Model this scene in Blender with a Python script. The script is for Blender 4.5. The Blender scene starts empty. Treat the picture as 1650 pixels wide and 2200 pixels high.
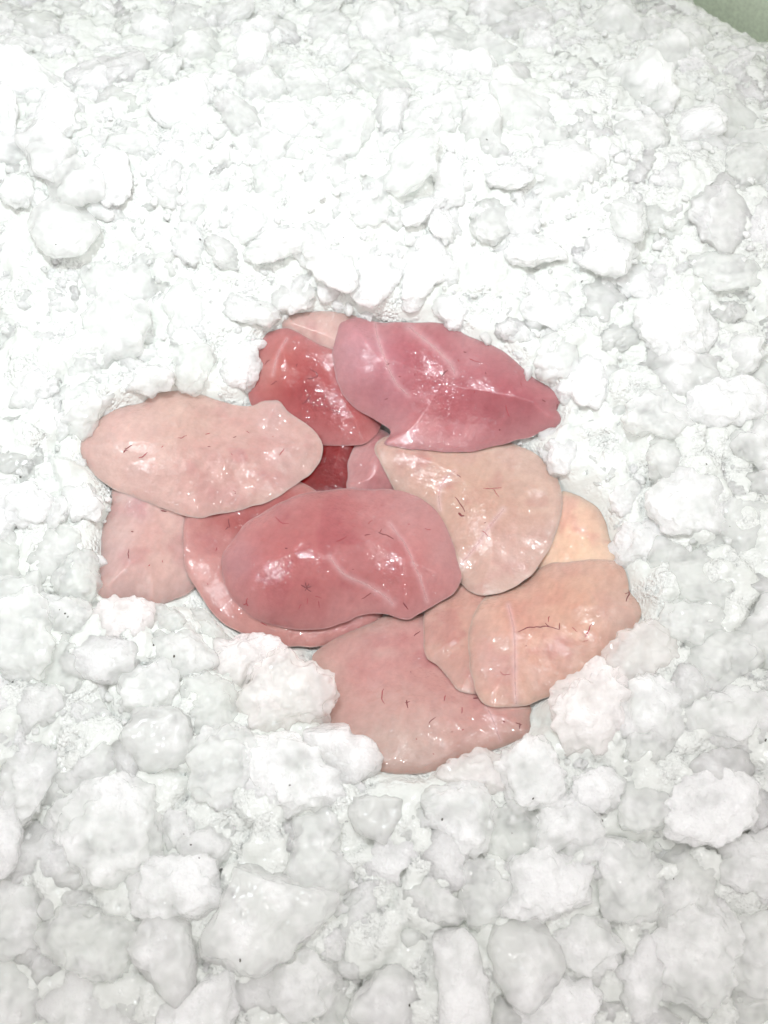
import bpy, bmesh, math, random
import numpy as np
from mathutils import Vector, Matrix, noise as mnoise

random.seed(7); rng = np.random.default_rng(7)
scene = bpy.context.scene
COL = scene.collection

# ------------------------------------------------------------------ camera
F_PX, CX, CY = 2113.0, 825.0, 1100.0
PITCH = math.radians(65.0)
CAM = np.array([0.0, -0.40 * math.cos(PITCH), 0.40 * math.sin(PITCH)])
FWD = np.array([0.0, math.cos(PITCH), -math.sin(PITCH)])
UPV = np.array([0.0, math.sin(PITCH), math.cos(PITCH)])
cam_d = bpy.data.cameras.new("camera"); cam = bpy.data.objects.new("camera", cam_d); COL.objects.link(cam)
cam.location = CAM
cam.rotation_euler = (math.radians(90) - PITCH, 0, 0)
cam_d.sensor_fit = 'VERTICAL'; cam_d.sensor_height = 36.0
cam_d.lens = 36.0 * F_PX / 2200.0
cam_d.clip_start = 0.01; cam_d.clip_end = 50
cam_d.dof.use_dof = True; cam_d.dof.focus_distance = 0.395; cam_d.dof.aperture_fstop = 13.0
scene.camera = cam

# ------------------------------------------------------------------ light
world = bpy.data.worlds.new("World"); scene.world = world; world.use_nodes = True
bg = world.node_tree.nodes["Background"]
bg.inputs[0].default_value = (1.0, 0.962, 0.957, 1); bg.inputs[1].default_value = 1.07
ld = bpy.data.lights.new("counter_lamp", 'SPOT'); lamp = bpy.data.objects.new("counter_lamp", ld); COL.objects.link(lamp)
lamp.location = (-0.08, 0.06, 0.54); lamp.rotation_euler = (Vector((-0.06, 0.13, 0)) - lamp.location).to_track_quat('-Z', 'Y').to_euler()
ld.energy = 9.2; ld.color = (0.87, 0.965, 1.0); ld.spot_size = math.radians(74); ld.spot_blend = 1.0
ld.shadow_soft_size = 0.007
ld2 = bpy.data.lights.new("added_glint_lamp", 'SPOT'); lamp2 = bpy.data.objects.new("added_glint_lamp", ld2); COL.objects.link(lamp2)  # unseen lamp added to put glints on the lower and right fillets
lamp2.location = (0.13, -0.03, 0.54); lamp2.rotation_euler = (Vector((0.06, -0.03, 0)) - lamp2.location).to_track_quat('-Z', 'Y').to_euler()
ld2.energy = 2.4; ld2.color = (1.0, 0.985, 0.96); ld2.spot_size = math.radians(90); ld2.spot_blend = 1.0; ld2.shadow_soft_size = 0.006
scene.view_settings.view_transform = 'Standard'; scene.view_settings.look = 'None'
scene.view_settings.exposure = 0.0; scene.view_settings.gamma = 1.0
scene.render.engine = 'CYCLES'
cy = scene.cycles
cy.use_denoising = True
cy.transparent_max_bounces = 14; cy.use_adaptive_sampling = True; cy.adaptive_threshold = .05; cy.max_bounces = 12; cy.diffuse_bounces = 8; cy.glossy_bounces = 4; cy.transmission_bounces = 6
cy.sample_clamp_indirect = 4.0; cy.caustics_reflective = False; cy.caustics_refractive = False

# ------------------------------------------------------------------ helpers
def unproj(px, py, z):
    px = np.asarray(px, float); py = np.asarray(py, float); z = np.asarray(z, float)
    a = (px - CX) / F_PX; b = (CY - py) / F_PX
    dx = a; dy = FWD[1] + b * UPV[1]; dz = FWD[2] + b * UPV[2]
    t = (z - CAM[2]) / dz
    return CAM[0] + t * dx, CAM[1] + t * dy
def proj(x, y, z):
    rx = x - CAM[0]; ry = y - CAM[1]; rz = z - CAM[2]
    d = ry * FWD[1] + rz * FWD[2]
    return CX + F_PX * rx / d, CY - F_PX * (ry * UPV[1] + rz * UPV[2]) / d
def px_size(x, y, z):          # metres per photo pixel there
    return ((y - CAM[1]) * FWD[1] + (z - CAM[2]) * FWD[2]) / F_PX
def sstep(a, b, x):
    t = np.clip((x - a) / (b - a), 0, 1); return t * t * (3 - 2 * t)

_TAB = rng.random((64, 64, 64))
def vnoise(x, y, z, s):        # vectorised smooth value noise, -1..1
    x = np.asarray(x) / s + 531.3; y = np.asarray(y) / s + 817.7; z = np.asarray(z) / s + 247.1
    x, y, z = np.broadcast_arrays(x, y, z)
    ix = np.floor(x).astype(int); iy = np.floor(y).astype(int); iz = np.floor(z).astype(int)
    fx = x - ix; fy = y - iy; fz = z - iz
    fx = fx * fx * (3 - 2 * fx); fy = fy * fy * (3 - 2 * fy); fz = fz * fz * (3 - 2 * fz)
    r = 0
    for a in (0, 1):
        for b in (0, 1):
            for c in (0, 1):
                w = (fx if a else 1 - fx) * (fy if b else 1 - fy) * (fz if c else 1 - fz)
                r = r + w * _TAB[(ix + a) % 64, (iy + b) % 64, (iz + c) % 64]
    return r * 2 - 1
def worley(x, y, s, seed):     # distance to nearest jittered cell point (units of s) and its random id
    t = np.random.default_rng(seed).random((64, 64, 3))
    u = np.asarray(x) / s + 100.0; v = np.asarray(y) / s + 100.0
    iu = np.floor(u).astype(int); iv = np.floor(v).astype(int)
    best = np.full(u.shape, 9.0); rid = np.zeros(u.shape)
    for a in (-1, 0, 1):
        for b in (-1, 0, 1):
            q = t[(iu + a) % 64, (iv + b) % 64]
            d = np.hypot(iu + a + q[..., 0] - u, iv + b + q[..., 1] - v)
            m = d < best
            best = np.where(m, d, best); rid = np.where(m, q[..., 2], rid)
    return best, rid
def inside(px, py, poly):
    px = np.asarray(px, float); py = np.asarray(py, float)
    r = np.zeros(px.shape, bool); n = len(poly)
    for i in range(n):
        x1, y1 = poly[i]; x2, y2 = poly[(i + 1) % n]
        if y1 == y2: continue
        c = ((y1 > py) != (y2 > py)) & (px < (x2 - x1) * (py - y1) / (y2 - y1) + x1)
        r ^= c
    return r
def dist_poly(x, y, pts):      # distance from points to a closed polyline
    x = np.asarray(x, float); y = np.asarray(y, float)
    d = np.full(x.shape, 1e9); n = len(pts)
    for i in range(n):
        ax, ay = pts[i]; bx, by = pts[(i + 1) % n]
        ex, ey = bx - ax, by - ay
        t = np.clip(((x - ax) * ex + (y - ay) * ey) / (ex * ex + ey * ey + 1e-18), 0, 1)
        d = np.minimum(d, np.hypot(x - ax - t * ex, y - ay - t * ey))
    return d
def catmull(pts, n, closed=True):
    P = np.array(pts, float); m = len(P); out = []
    seg = m if closed else m - 1
    for i in range(seg):
        if closed: p0, p1, p2, p3 = P[i - 1], P[i], P[(i + 1) % m], P[(i + 2) % m]
        else: p0, p1, p2, p3 = P[max(i - 1, 0)], P[i], P[i + 1], P[min(i + 2, m - 1)]
        for t in np.linspace(0, 1, 12, endpoint=False):
            out.append(.5 * ((2 * p1) + (-p0 + p2) * t + (2 * p0 - 5 * p1 + 4 * p2 - p3) * t * t + (-p0 + 3 * p1 - 3 * p2 + p3) * t ** 3))
    if not closed: out.append(P[-1])
    out = np.array(out)
    q = np.vstack([out, out[:1]]) if closed else out
    L = np.concatenate([[0], np.cumsum(np.hypot(*np.diff(q, axis=0).T))])
    s = np.linspace(0, L[-1], n, endpoint=not closed)
    return np.column_stack([np.interp(s, L, q[:, 0]), np.interp(s, L, q[:, 1])])
def mesh_np(name, verts, faces, smooth=True):
    me = bpy.data.meshes.new(name)
    me.from_pydata(np.asarray(verts).tolist(), [], faces if isinstance(faces, list) else faces.tolist())
    if smooth: me.polygons.foreach_set("use_smooth", [True] * len(me.polygons))
    me.update(); return me
def link(name, me, mat=None, parent=None):
    o = bpy.data.objects.new(name, me); COL.objects.link(o)
    if mat is not None and me is not None and not me.materials: me.materials.append(mat)
    if parent is not None: o.parent = parent
    return o
def tag(o, label=None, cat=None, group=None, kind=None):
    if label: o["label"] = label
    if cat: o["category"] = cat
    if group: o["group"] = group
    if kind: o["kind"] = kind
    return o

# ------------------------------------------------------------------ materials
def nodes(name):
    m = bpy.data.materials.new(name); m.use_nodes = True
    nt = m.node_tree; return m, nt, nt.nodes["Principled BSDF"], nt.nodes.new, nt.links.new
def ice_material(name, grain=1.0, clear=0.0, base=(0.958, 0.955, 0.952), through=.5, rough=.16, sss=.03):
    """frosted ice: scatters light back, lets it glow through and partly shows what lies behind"""
    m, nt, p, N, L = nodes(name); 
    geo = N("ShaderNodeNewGeometry"); oi = N("ShaderNodeObjectInfo")
    def noise(scale, det, rg=.6):
        n = N("ShaderNodeTexNoise"); n.inputs["Scale"].default_value = scale; n.inputs["Detail"].default_value = det
        n.inputs["Roughness"].default_value = rg; L(geo.outputs["Position"], n.inputs["Vector"]); return n.outputs[0]
    def math_(op, a, b_=None, c=None):
        n = N("ShaderNodeMath"); n.operation = op
        for k, v in enumerate((a, b_, c)):
            if v is None: continue
            if hasattr(v, "links"): L(v, n.inputs[k])
            else: n.inputs[k].default_value = v
        return n.outputs[0]
    def rng_(v, a, b_, c, d):
        n = N("ShaderNodeMapRange"); L(v, n.inputs[0])
        for k, q in enumerate((a, b_, c, d)): n.inputs[k + 1].default_value = q
        return n.outputs[0]
    frost = math_('ADD', noise(75, 2), math_('MULTIPLY_ADD', oi.outputs["Random"], .44, -.22))
    cr = N("ShaderNodeValToRGB"); cr.color_ramp.elements[0].position = .30; cr.color_ramp.elements[1].position = .66
    cr.color_ramp.elements[0].color = (base[0] * .91, base[1] * .92, base[2] * .905, 1)
    cr.color_ramp.elements[1].color = tuple(min(c * 1.045, .98) for c in base) + (1,)
    L(frost, cr.inputs[0])
    # crystals: grains on frosty faces, nearly smooth on wet ones
    v3 = N("ShaderNodeTexVoronoi"); v3.inputs["Scale"].default_value = 520; L(geo.outputs["Position"], v3.inputs["Vector"])
    hgt = math_('MULTIPLY_ADD', v3.outputs["Distance"], -.8, noise(1000, 1))
    b = N("ShaderNodeBump"); b.inputs["Distance"].default_value = .0009 * grain; L(hgt, b.inputs["Height"]); L(rng_(frost, .38, .60, .15, 1.0), b.inputs["Strength"])
    L(cr.outputs[0], p.inputs["Base Color"]); L(b.outputs[0], p.inputs["Normal"])
    p.inputs["Subsurface Weight"].default_value = through; p.inputs["Subsurface Radius"].default_value = (.95, 1.0, .98); p.inputs["Subsurface Scale"].default_value = sss
    p.inputs["IOR"].default_value = 1.36; p.inputs["Specular IOR Level"].default_value = .9; p.inputs["Roughness"].default_value = rough
    if clear > 0:      # what lies behind shows through
        tr = N("ShaderNodeBsdfTransparent"); tr.inputs[0].default_value = (.985, .99, .985, 1)
        ms = N("ShaderNodeMixShader"); L(rng_(frost, .3, .7, min(clear * 1.5, .9), clear * .5), ms.inputs[0]); L(p.outputs[0], ms.inputs[1]); L(tr.outputs[0], ms.inputs[2])
        L(ms.outputs[0], nt.nodes["Material Output"].inputs[0])
    return m
M_ICE = ice_material("frosty_ice", .65, .42, (.915, .912, .908), .58, .045, .022)
M_ICE_PINK = ice_material("pink_bounce_ice", .65, .40, (.93, .862, .85), .58, .06, .022)  # pink light bounced off the fish, painted into the base colour
M_ICE_SMOOTH = ice_material("smooth_wet_ice", .6, .36, (.915, .908, .902), .85, .16)
M_ICE_CLEAR = ice_material("clear_ice", .45, .50, (.89, .895, .875), .7, .045)
M_ICE_BITS = ice_material("ice_bits", .6, .36, (.91, .91, .902), .6, .05, .012)
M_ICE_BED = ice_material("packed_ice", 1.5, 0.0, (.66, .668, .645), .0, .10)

def flesh_material():
    m, nt, p, N, L = nodes("raw_fish_flesh")
    at = N("ShaderNodeAttribute"); at.attribute_name = "Col"
    geo = N("ShaderNodeNewGeometry")
    def noise(scale, det, rough=.6):
        n = N("ShaderNodeTexNoise"); n.inputs["Scale"].default_value = scale; n.inputs["Detail"].default_value = det
        n.inputs["Roughness"].default_value = rough; L(geo.outputs["Position"], n.inputs["Vector"]); return n
    n0 = noise(420, 4, .7)
    mr = N("ShaderNodeMapRange"); mr.inputs[1].default_value = .3; mr.inputs[2].default_value = .7; mr.inputs[3].default_value = .93; mr.inputs[4].default_value = 1.06
    L(n0.outputs[0], mr.inputs[0])
    mul = N("ShaderNodeMix"); mul.data_type = 'RGBA'; mul.blend_type = 'MULTIPLY'; mul.inputs[0].default_value = 1
    L(at.outputs["Color"], mul.inputs[6]); L(mr.outputs[0], mul.inputs[7]); L(mul.outputs[2], p.inputs["Base Color"])
    p.inputs["Subsurface Weight"].default_value = .6
    p.inputs["Subsurface Radius"].default_value = (1.0, .5, .45); p.inputs["Subsurface Scale"].default_value = .0035
    p.inputs["Roughness"].default_value = .30; p.inputs["IOR"].default_value = 1.33; p.inputs["Specular IOR Level"].default_value = .4
    p.inputs["Coat Weight"].default_value = 1.0; p.inputs["Coat Roughness"].default_value = .06; p.inputs["Coat IOR"].default_value = 1.38
    na = noise(240, 2, .5); nb = noise(920, 1, .5)
    s = N("ShaderNodeMath"); s.operation = 'MULTIPLY_ADD'; s.inputs[1].default_value = .5
    L(nb.outputs[0], s.inputs[0]); L(na.outputs[0], s.inputs[2])
    nm = noise(55, 2); mk = N("ShaderNodeMapRange"); mk.inputs[1].default_value = .38; mk.inputs[2].default_value = .62; mk.inputs[3].default_value = .35; mk.inputs[4].default_value = 1.0
    L(nm.outputs[0], mk.inputs[0])
    b = N("ShaderNodeBump"); b.inputs["Distance"].default_value = .0012; L(s.outputs[0], b.inputs["Height"]); L(mk.outputs[0], b.inputs["Strength"])
    L(b.outputs[0], p.inputs["Coat Normal"])
    b2 = N("ShaderNodeBump"); b2.inputs["Distance"].default_value = .0005; b2.inputs["Strength"].default_value = .6; L(na.outputs[0], b2.inputs["Height"])
    L(b2.outputs[0], p.inputs["Normal"])
    # thin flesh near the rim lets what lies beneath show through
    tr = N("ShaderNodeBsdfTransparent"); tr.inputs[0].default_value = (1, .88, .85, 1)
    ms = N("ShaderNodeMixShader"); L(at.outputs["Alpha"], ms.inputs[0]); L(tr.outputs[0], ms.inputs[1]); L(p.outputs[0], ms.inputs[2])
    L(ms.outputs[0], nt.nodes["Material Output"].inputs[0])
    return m
M_FLESH = flesh_material()
def plain(name, col, rough=.4, sss=0, coat=0, clear=0):
    m, nt, p, N, L = nodes(name)
    geo = N("ShaderNodeNewGeometry"); n = N("ShaderNodeTexNoise"); n.inputs["Scale"].default_value = 500; n.inputs["Detail"].default_value = 3
    L(geo.outputs["Position"], n.inputs["Vector"])
    cr = N("ShaderNodeValToRGB"); cr.color_ramp.elements[0].position = .3; cr.color_ramp.elements[1].position = .7
    cr.color_ramp.elements[0].color = tuple(c * .85 for c in col) + (1,); cr.color_ramp.elements[1].color = tuple(min(c * 1.1, 1) for c in col) + (1,)
    L(n.outputs[0], cr.inputs[0]); L(cr.outputs[0], p.inputs["Base Color"])
    p.inputs["Roughness"].default_value = rough; p.inputs["Coat Weight"].default_value = coat; p.inputs["Coat Roughness"].default_value = .12
    if sss:
        p.inputs["Subsurface Weight"].default_value = 1; p.inputs["Subsurface Radius"].default_value = (1, .6, .55); p.inputs["Subsurface Scale"].default_value = sss
    if clear:
        tr = N("ShaderNodeBsdfTransparent"); ms = N("ShaderNodeMixShader"); ms.inputs[0].default_value = clear
        L(p.outputs[0], ms.inputs[1]); L(tr.outputs[0], ms.inputs[2]); L(ms.outputs[0], nt.nodes["Material Output"].inputs[0])
    return m
M_SINEW = plain("white_sinew", (.62, .40, .39), .5, 0, 0, .68)
M_VEIN = plain("dark_blood_vein", (.16, .018, .022), .4, 0, .4)
M_VEIN_RED = plain("red_blood_vein", (.30, .03, .04), .4, 0, .4)
M_SPECK = plain("dark_speck", (.05, .04, .03), .7)
M_BIN = plain("pale_green_plastic", (.74, .81, .68), .45)

# ------------------------------------------------------------------ the bed of ice: large shape
def ice_h(x, y):
    x = np.asarray(x, float); y = np.asarray(y, float)
    r = np.sqrt(((x + .002) / .118) ** 2 + ((y + .0) / .105) ** 2)
    h = -.026 * (1 - sstep(.45, 1.18, r))
    h = h + .020 * sstep(.09, .17, y) - .020 * sstep(.18, .31, y)
    h = h + .006 * sstep(.10, .17, x) * (1 - sstep(.1, .2, y)) + .006 * sstep(.10, .16, -x) * (1 - sstep(-.02, .08, -y))
    h = h - .006 * sstep(.08, .20, -y)
    h = h + .004 * vnoise(x, y, 0, .06)
    # the ice breaks off before the rounded corner of the bin
    s = (x - .172) * .78 + (y - .286) * .625
    h = h - .07 * sstep(.0, .035, s)
    return h

# ------------------------------------------------------------------ fish: outlines in photo pixels, bottom to top
FISH = [
 dict(k="H", cal=(0.425,0.050,0.050), o=[(560,1120),(590,1050),(660,960),(720,900),(790,925),(800,1000),(800,1090),(720,1140),(630,1150)], t=(.003,.003), col=(.30,.02,.025), edge=(.30,.03,.03),
      label="deep red sliver of raw fish deep in the gap amid the heap"),
 dict(k="C", cal=(0.670,0.627,0.582), thin=0.30, o=[(612,684),(630,675),(660,670),(701,668),(744,675),(800,692),(850,740),(840,820),(760,850),(680,800),(630,740),(606,705)], t=(.0035,.003), col=(.70,.42,.38), edge=(.70,.46,.40),
      label="pale glossy fish slice peeking out at the very top, behind the mauve fillet"),
 dict(k="K", cal=(0.811,0.764,0.706), thin=0.30, o=[(1190,1062),(1226,1058),(1277,1084),(1298,1115),(1311,1157),(1332,1204),(1338,1240),(1290,1270),(1200,1280),(1130,1250),(1120,1160),(1150,1090)], t=(.004,.003), col=(.74,.47,.34), edge=(.78,.55,.42),
      label="peach orange fish slice sticking out at the right, behind two fillets"),
 dict(k="E", cal=(0.610,0.568,0.555), thin=0.40, o=[(245,1050),(239,1081),(222,1128),(214,1192),(205,1255),(207,1278),(235,1291),(290,1291),(328,1303),(362,1294),(405,1276),(440,1230),(450,1150),(430,1080),(380,1040),(300,1020)], t=(.0045,.003), col=(.76,.46,.40), edge=(.78,.52,.45),
      label="pale pink flat fish slice at the lower left, tucked under the left fillet"),
 dict(k="I", cal=(0.505,0.346,0.344), o=[(759,962),(750,985),(746,1020),(748,1055),(780,1085),(830,1085),(870,1050),(870,980),(840,935),(800,925)], t=(.0035,.003), col=(.66,.36,.36), edge=(.70,.45,.43),
      label="small mauve fish scrap beside the red gap in the middle"),
 dict(k="F", cal=(0.511,0.381,0.369), o=[(400,1105),(393,1145),(396,1213),(421,1264),(455,1315),(490,1346),(550,1374),(610,1388),(650,1390),(700,1388),(760,1380),(810,1345),(830,1280),(800,1180),(720,1090),(640,1035),(520,1035),(430,1060)], t=(.005,.003), col=(.68,.30,.28), edge=(.76,.42,.38),
      label="rosy fish slice showing as a crescent under the central fillet"),
 dict(k="N", cal=(0.572,0.468,0.455), thin=0.38, o=[(674,1404),(710,1379),(771,1348),(828,1324),(890,1315),(960,1340),(1020,1420),(1080,1480),(1135,1512),(1140,1545),(1135,1576),(1106,1592),(1065,1610),(1014,1624),(972,1642),(911,1661),(859,1664),(808,1655),(770,1630),(720,1590),(690,1540),(690,1480),(672,1425)], t=(.005,.004), col=(.68,.36,.33), edge=(.76,.52,.45),
      label="large pink fish slice at the bottom of the heap, its lower edge under ice lumps"),
 dict(k="M", cal=(0.541,0.423,0.392), o=[(911,1316),(910,1368),(914,1409),(941,1431),(962,1455),(983,1482),(1019,1493),(1060,1480),(1100,1420),(1110,1330),(1090,1270),(1040,1240),(980,1250),(935,1285)], t=(.0045,.003), col=(.74,.46,.39), edge=(.76,.53,.46),
      label="narrow pale fish slice tucked under the left edge of the right-hand fillet"),
 dict(k="L", cal=(0.643,0.543,0.460), o=[(1008,1347),(1018,1315),(1035,1290),(1065,1268),(1124,1248),(1155,1222),(1190,1210),(1251,1203),(1311,1203),(1337,1216),(1349,1247),(1354,1272),(1372,1295),(1380,1312),(1372,1332),(1362,1350),(1335,1392),(1302,1424),(1245,1462),(1194,1492),(1142,1510),(1106,1519),(1065,1519),(1036,1508),(1019,1476),(1009,1430),(1006,1388)], t=(.005,.005), col=(.76,.45,.38), edge=(.78,.53,.44),
      label="broad peach pink fillet at the lower right with a long dark branching vein"),
 dict(k="B", cal=(.45,.17,.17), o=[(612,706),(590,709),(572,718),(553,746),(538,784),(532,822),(534,856),(560,900),(620,940),(689,955),(744,957),(786,952),(812,930),(822,908),(850,870),(830,800),(770,770),(714,751),(685,740),(659,725),(636,711)], t=(.005,.0045), col=(.66,.255,.25), edge=(.75,.42,.36),
      label="reddish pink round fillet with a hooked dark vein, between the left and top fillets"),
 dict(k="J", cal=(0.572,0.477,0.426), o=[(804,962),(815,990),(828,1017),(850,1060),(880,1120),(920,1200),(960,1240),(990,1254),(1008,1270),(1039,1279),(1082,1273),(1128,1248),(1158,1214),(1184,1174),(1200,1128),(1208,1085),(1204,1043),(1184,1005),(1150,975),(1107,954),(1040,930),(940,920),(860,930),(820,940)], t=(.005,.0055), col=(.74,.48,.40), edge=(.78,.56,.46),
      label="pale peach fillet at the right of the centre with a diagonal white sinew"),
 dict(k="D", cal=(0.544,0.483,0.467), o=[(173,975),(171,958),(188,932),(209,903),(235,883),(265,871),(303,864),(332,847),(375,839),(421,844),(464,857),(510,869),(544,871),(574,862),(600,861),(621,886),(659,911),(682,933),(693,958),(689,984),(667,1017),(629,1047),(595,1068),(553,1085),(515,1098),(464,1104),(421,1112),(387,1106),(341,1090),(300,1073),(252,1055),(214,1031),(188,1002)], t=(.005,.0055), col=(.74,.44,.40), edge=(.77,.50,.44),
      label="large pale pink fillet lying on top at the left"),
 dict(k="A", cal=(0.496,0.246,0.254), o=[(725,704),(740,688),(764,682),(815,692),(878,694),(959,696),(1005,721),(1065,745),(1103,772),(1145,810),(1188,835),(1205,856),(1200,872),(1196,881),(1203,890),(1202,912),(1158,932),(1082,953),(1030,970),(1005,973),(912,969),(861,961),(827,955),(826,946),(838,930),(832,918),(802,899),(764,878),(734,844),(721,801),(716,750)], t=(.0055,.006), col=(.60,.27,.31), edge=(.68,.38,.39),
      label="large mauve pink fillet at the top right with two white sinews and a pointed end"),
 dict(k="G", cal=(0.511,0.316,0.307), o=[(476,1213),(481,1183),(506,1149),(544,1115),(595,1081),(650,1061),(723,1051),(786,1050),(848,1053),(891,1064),(920,1081),(942,1102),(963,1140),(976,1174),(988,1220),(991,1248),(976,1272),(950,1290),(921,1306),(895,1324),(864,1330),(828,1320),(782,1322),(735,1338),(694,1351),(627,1351),(557,1335),(523,1310),(498,1285),(481,1246)], t=(.0058,.0062), col=(.63,.28,.28), edge=(.68,.37,.35),
      label="big rosy central fillet lying on top of the heap, with a dark star-shaped blood spot"),
]
# patches of flesh colour: piece -> (px, py, radius px, colour, strength)
PATCH = {
 "B":[(690,860,110,(.52,.13,.14),.75),(720,920,70,(.50,.12,.13),.6),(570,790,45,(.76,.44,.34),.7),(600,735,40,(.74,.40,.33),.5)],
 "A":[(980,860,140,(.50,.16,.20),.65),(1120,880,90,(.48,.18,.22),.55),(780,760,85,(.84,.58,.62),.75),(900,950,120,(.72,.38,.36),.45),(820,870,60,(.66,.32,.36),.6),(1020,740,80,(.62,.34,.36),.5),(1005,928,10,(.78,.5,.5),.8)],
 "G":[(640,1120,90,(.56,.22,.22),.5),(560,1310,60,(.55,.18,.19),.6),(660,1330,80,(.58,.19,.19),.6),(880,1120,90,(.80,.48,.46),.6),(880,1300,50,(.62,.25,.25),.4),(520,1230,40,(.62,.34,.36),.5),(760,1180,90,(.60,.27,.29),.4)],
 "D":[(400,870,70,(.76,.52,.43),.6),(600,880,35,(.62,.30,.33),.5),(640,990,60,(.70,.44,.42),.5),(420,1090,60,(.74,.36,.34),.5),(265,876,28,(.62,.30,.32),.5),(330,1030,90,(.76,.48,.43),.5)],
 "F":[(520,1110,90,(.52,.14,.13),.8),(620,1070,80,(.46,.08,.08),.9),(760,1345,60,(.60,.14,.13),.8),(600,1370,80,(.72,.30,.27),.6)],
 "N":[(780,1400,110,(.66,.30,.30),.6),(900,1360,60,(.62,.24,.24),.6),(860,1630,120,(.76,.54,.45),.7),(1000,1500,80,(.68,.34,.31),.5),(690,1470,50,(.74,.50,.42),.6)],
 "J":[(1040,1060,110,(.74,.50,.38),.5),(870,990,60,(.70,.42,.38),.6),(1090,1200,80,(.76,.49,.44),.4)],
 "L":[(1240,1250,90,(.75,.42,.32),.6),(1060,1400,60,(.76,.44,.40),.4),(1330,1320,60,(.70,.46,.40),.5),(1100,1315,30,(.70,.33,.27),.5)],
 "E":[(350,1130,60,(.74,.44,.36),.5),(290,1200,90,(.75,.42,.34),.4)],
 "K":[(1260,1140,60,(.75,.44,.30),.5)],
}
# pale flesh: thin rims and fatty areas, as (px, py, radius px, sRGB, strength)
RIM = dict(H=(120,20,20), C=(225,185,172), K=(243,205,182), E=(228,190,178), I=(205,155,152), F=(214,160,152), N=(222,186,173), M=(215,170,158), L=(228,185,165), B=(206,142,140), J=(226,190,172), D=(228,190,179), A=(204,150,150), G=(204,150,147))
PALE = {
 "N":[(860,1620,130,(218,188,176),.8),(690,1450,50,(215,170,158),.6)],
 "B":[(560,790,45,(212,150,142),.8),(600,722,35,(206,138,134),.5)],
 "A":[(760,760,75,(206,152,158),.8),(1010,735,80,(196,140,142),.5),(870,955,70,(214,150,148),.6),(830,850,60,(200,138,146),.5)],
 "G":[(880,1100,80,(202,150,146),.6),(960,1200,50,(205,150,146),.5),(510,1210,40,(190,135,138),.6)],
 "D":[(240,950,110,(228,192,180),.8),(390,870,80,(225,188,172),.7),(650,990,40,(208,168,158),.5)],
 "J":[(1130,1000,90,(226,190,168),.6),(1100,1200,70,(226,180,166),.5)],
 "L":[(1300,1250,80,(226,178,150),.6),(1340,1330,50,(220,182,166),.6),(1060,1430,50,(222,172,160),.5)],
 "F":[(430,1250,60,(212,158,150),.6),(560,1365,80,(222,160,148),.6)],
 "E":[(330,1260,70,(228,180,160),.5),(235,1150,40,(228,192,178),.6)],
}
def flesh_rgb(c): return (np.array(c) / 255.0) ** 2.2 / 1.42
SINEW = [  # piece, points, width px
 ("A",[(806,694),(812,729),(827,771),(848,818),(878,850)],9),
 ("A",[(880,703),(904,723),(937,750),(966,780),(978,803)],15),
 ("G",[(836,1124),(869,1167),(890,1213),(905,1249),(918,1292)],8),
 ("G",[(708,1196),(740,1234),(782,1254),(823,1278),(845,1298)],12),
 ("J",[(1082,1094),(1048,1136),(1022,1174),(992,1210)],10),
 ("J",[(978,1012),(955,1030),(943,1062),(946,1095)],7),
 ("L",[(1092,1300),(1103,1347),(1106,1388),(1106,1450),(1109,1512)],9),
 ("N",[(1045,1515),(1060,1550),(1075,1592)],7),
 ("B",[(616,728),(597,762),(586,805)],6),
]
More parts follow.
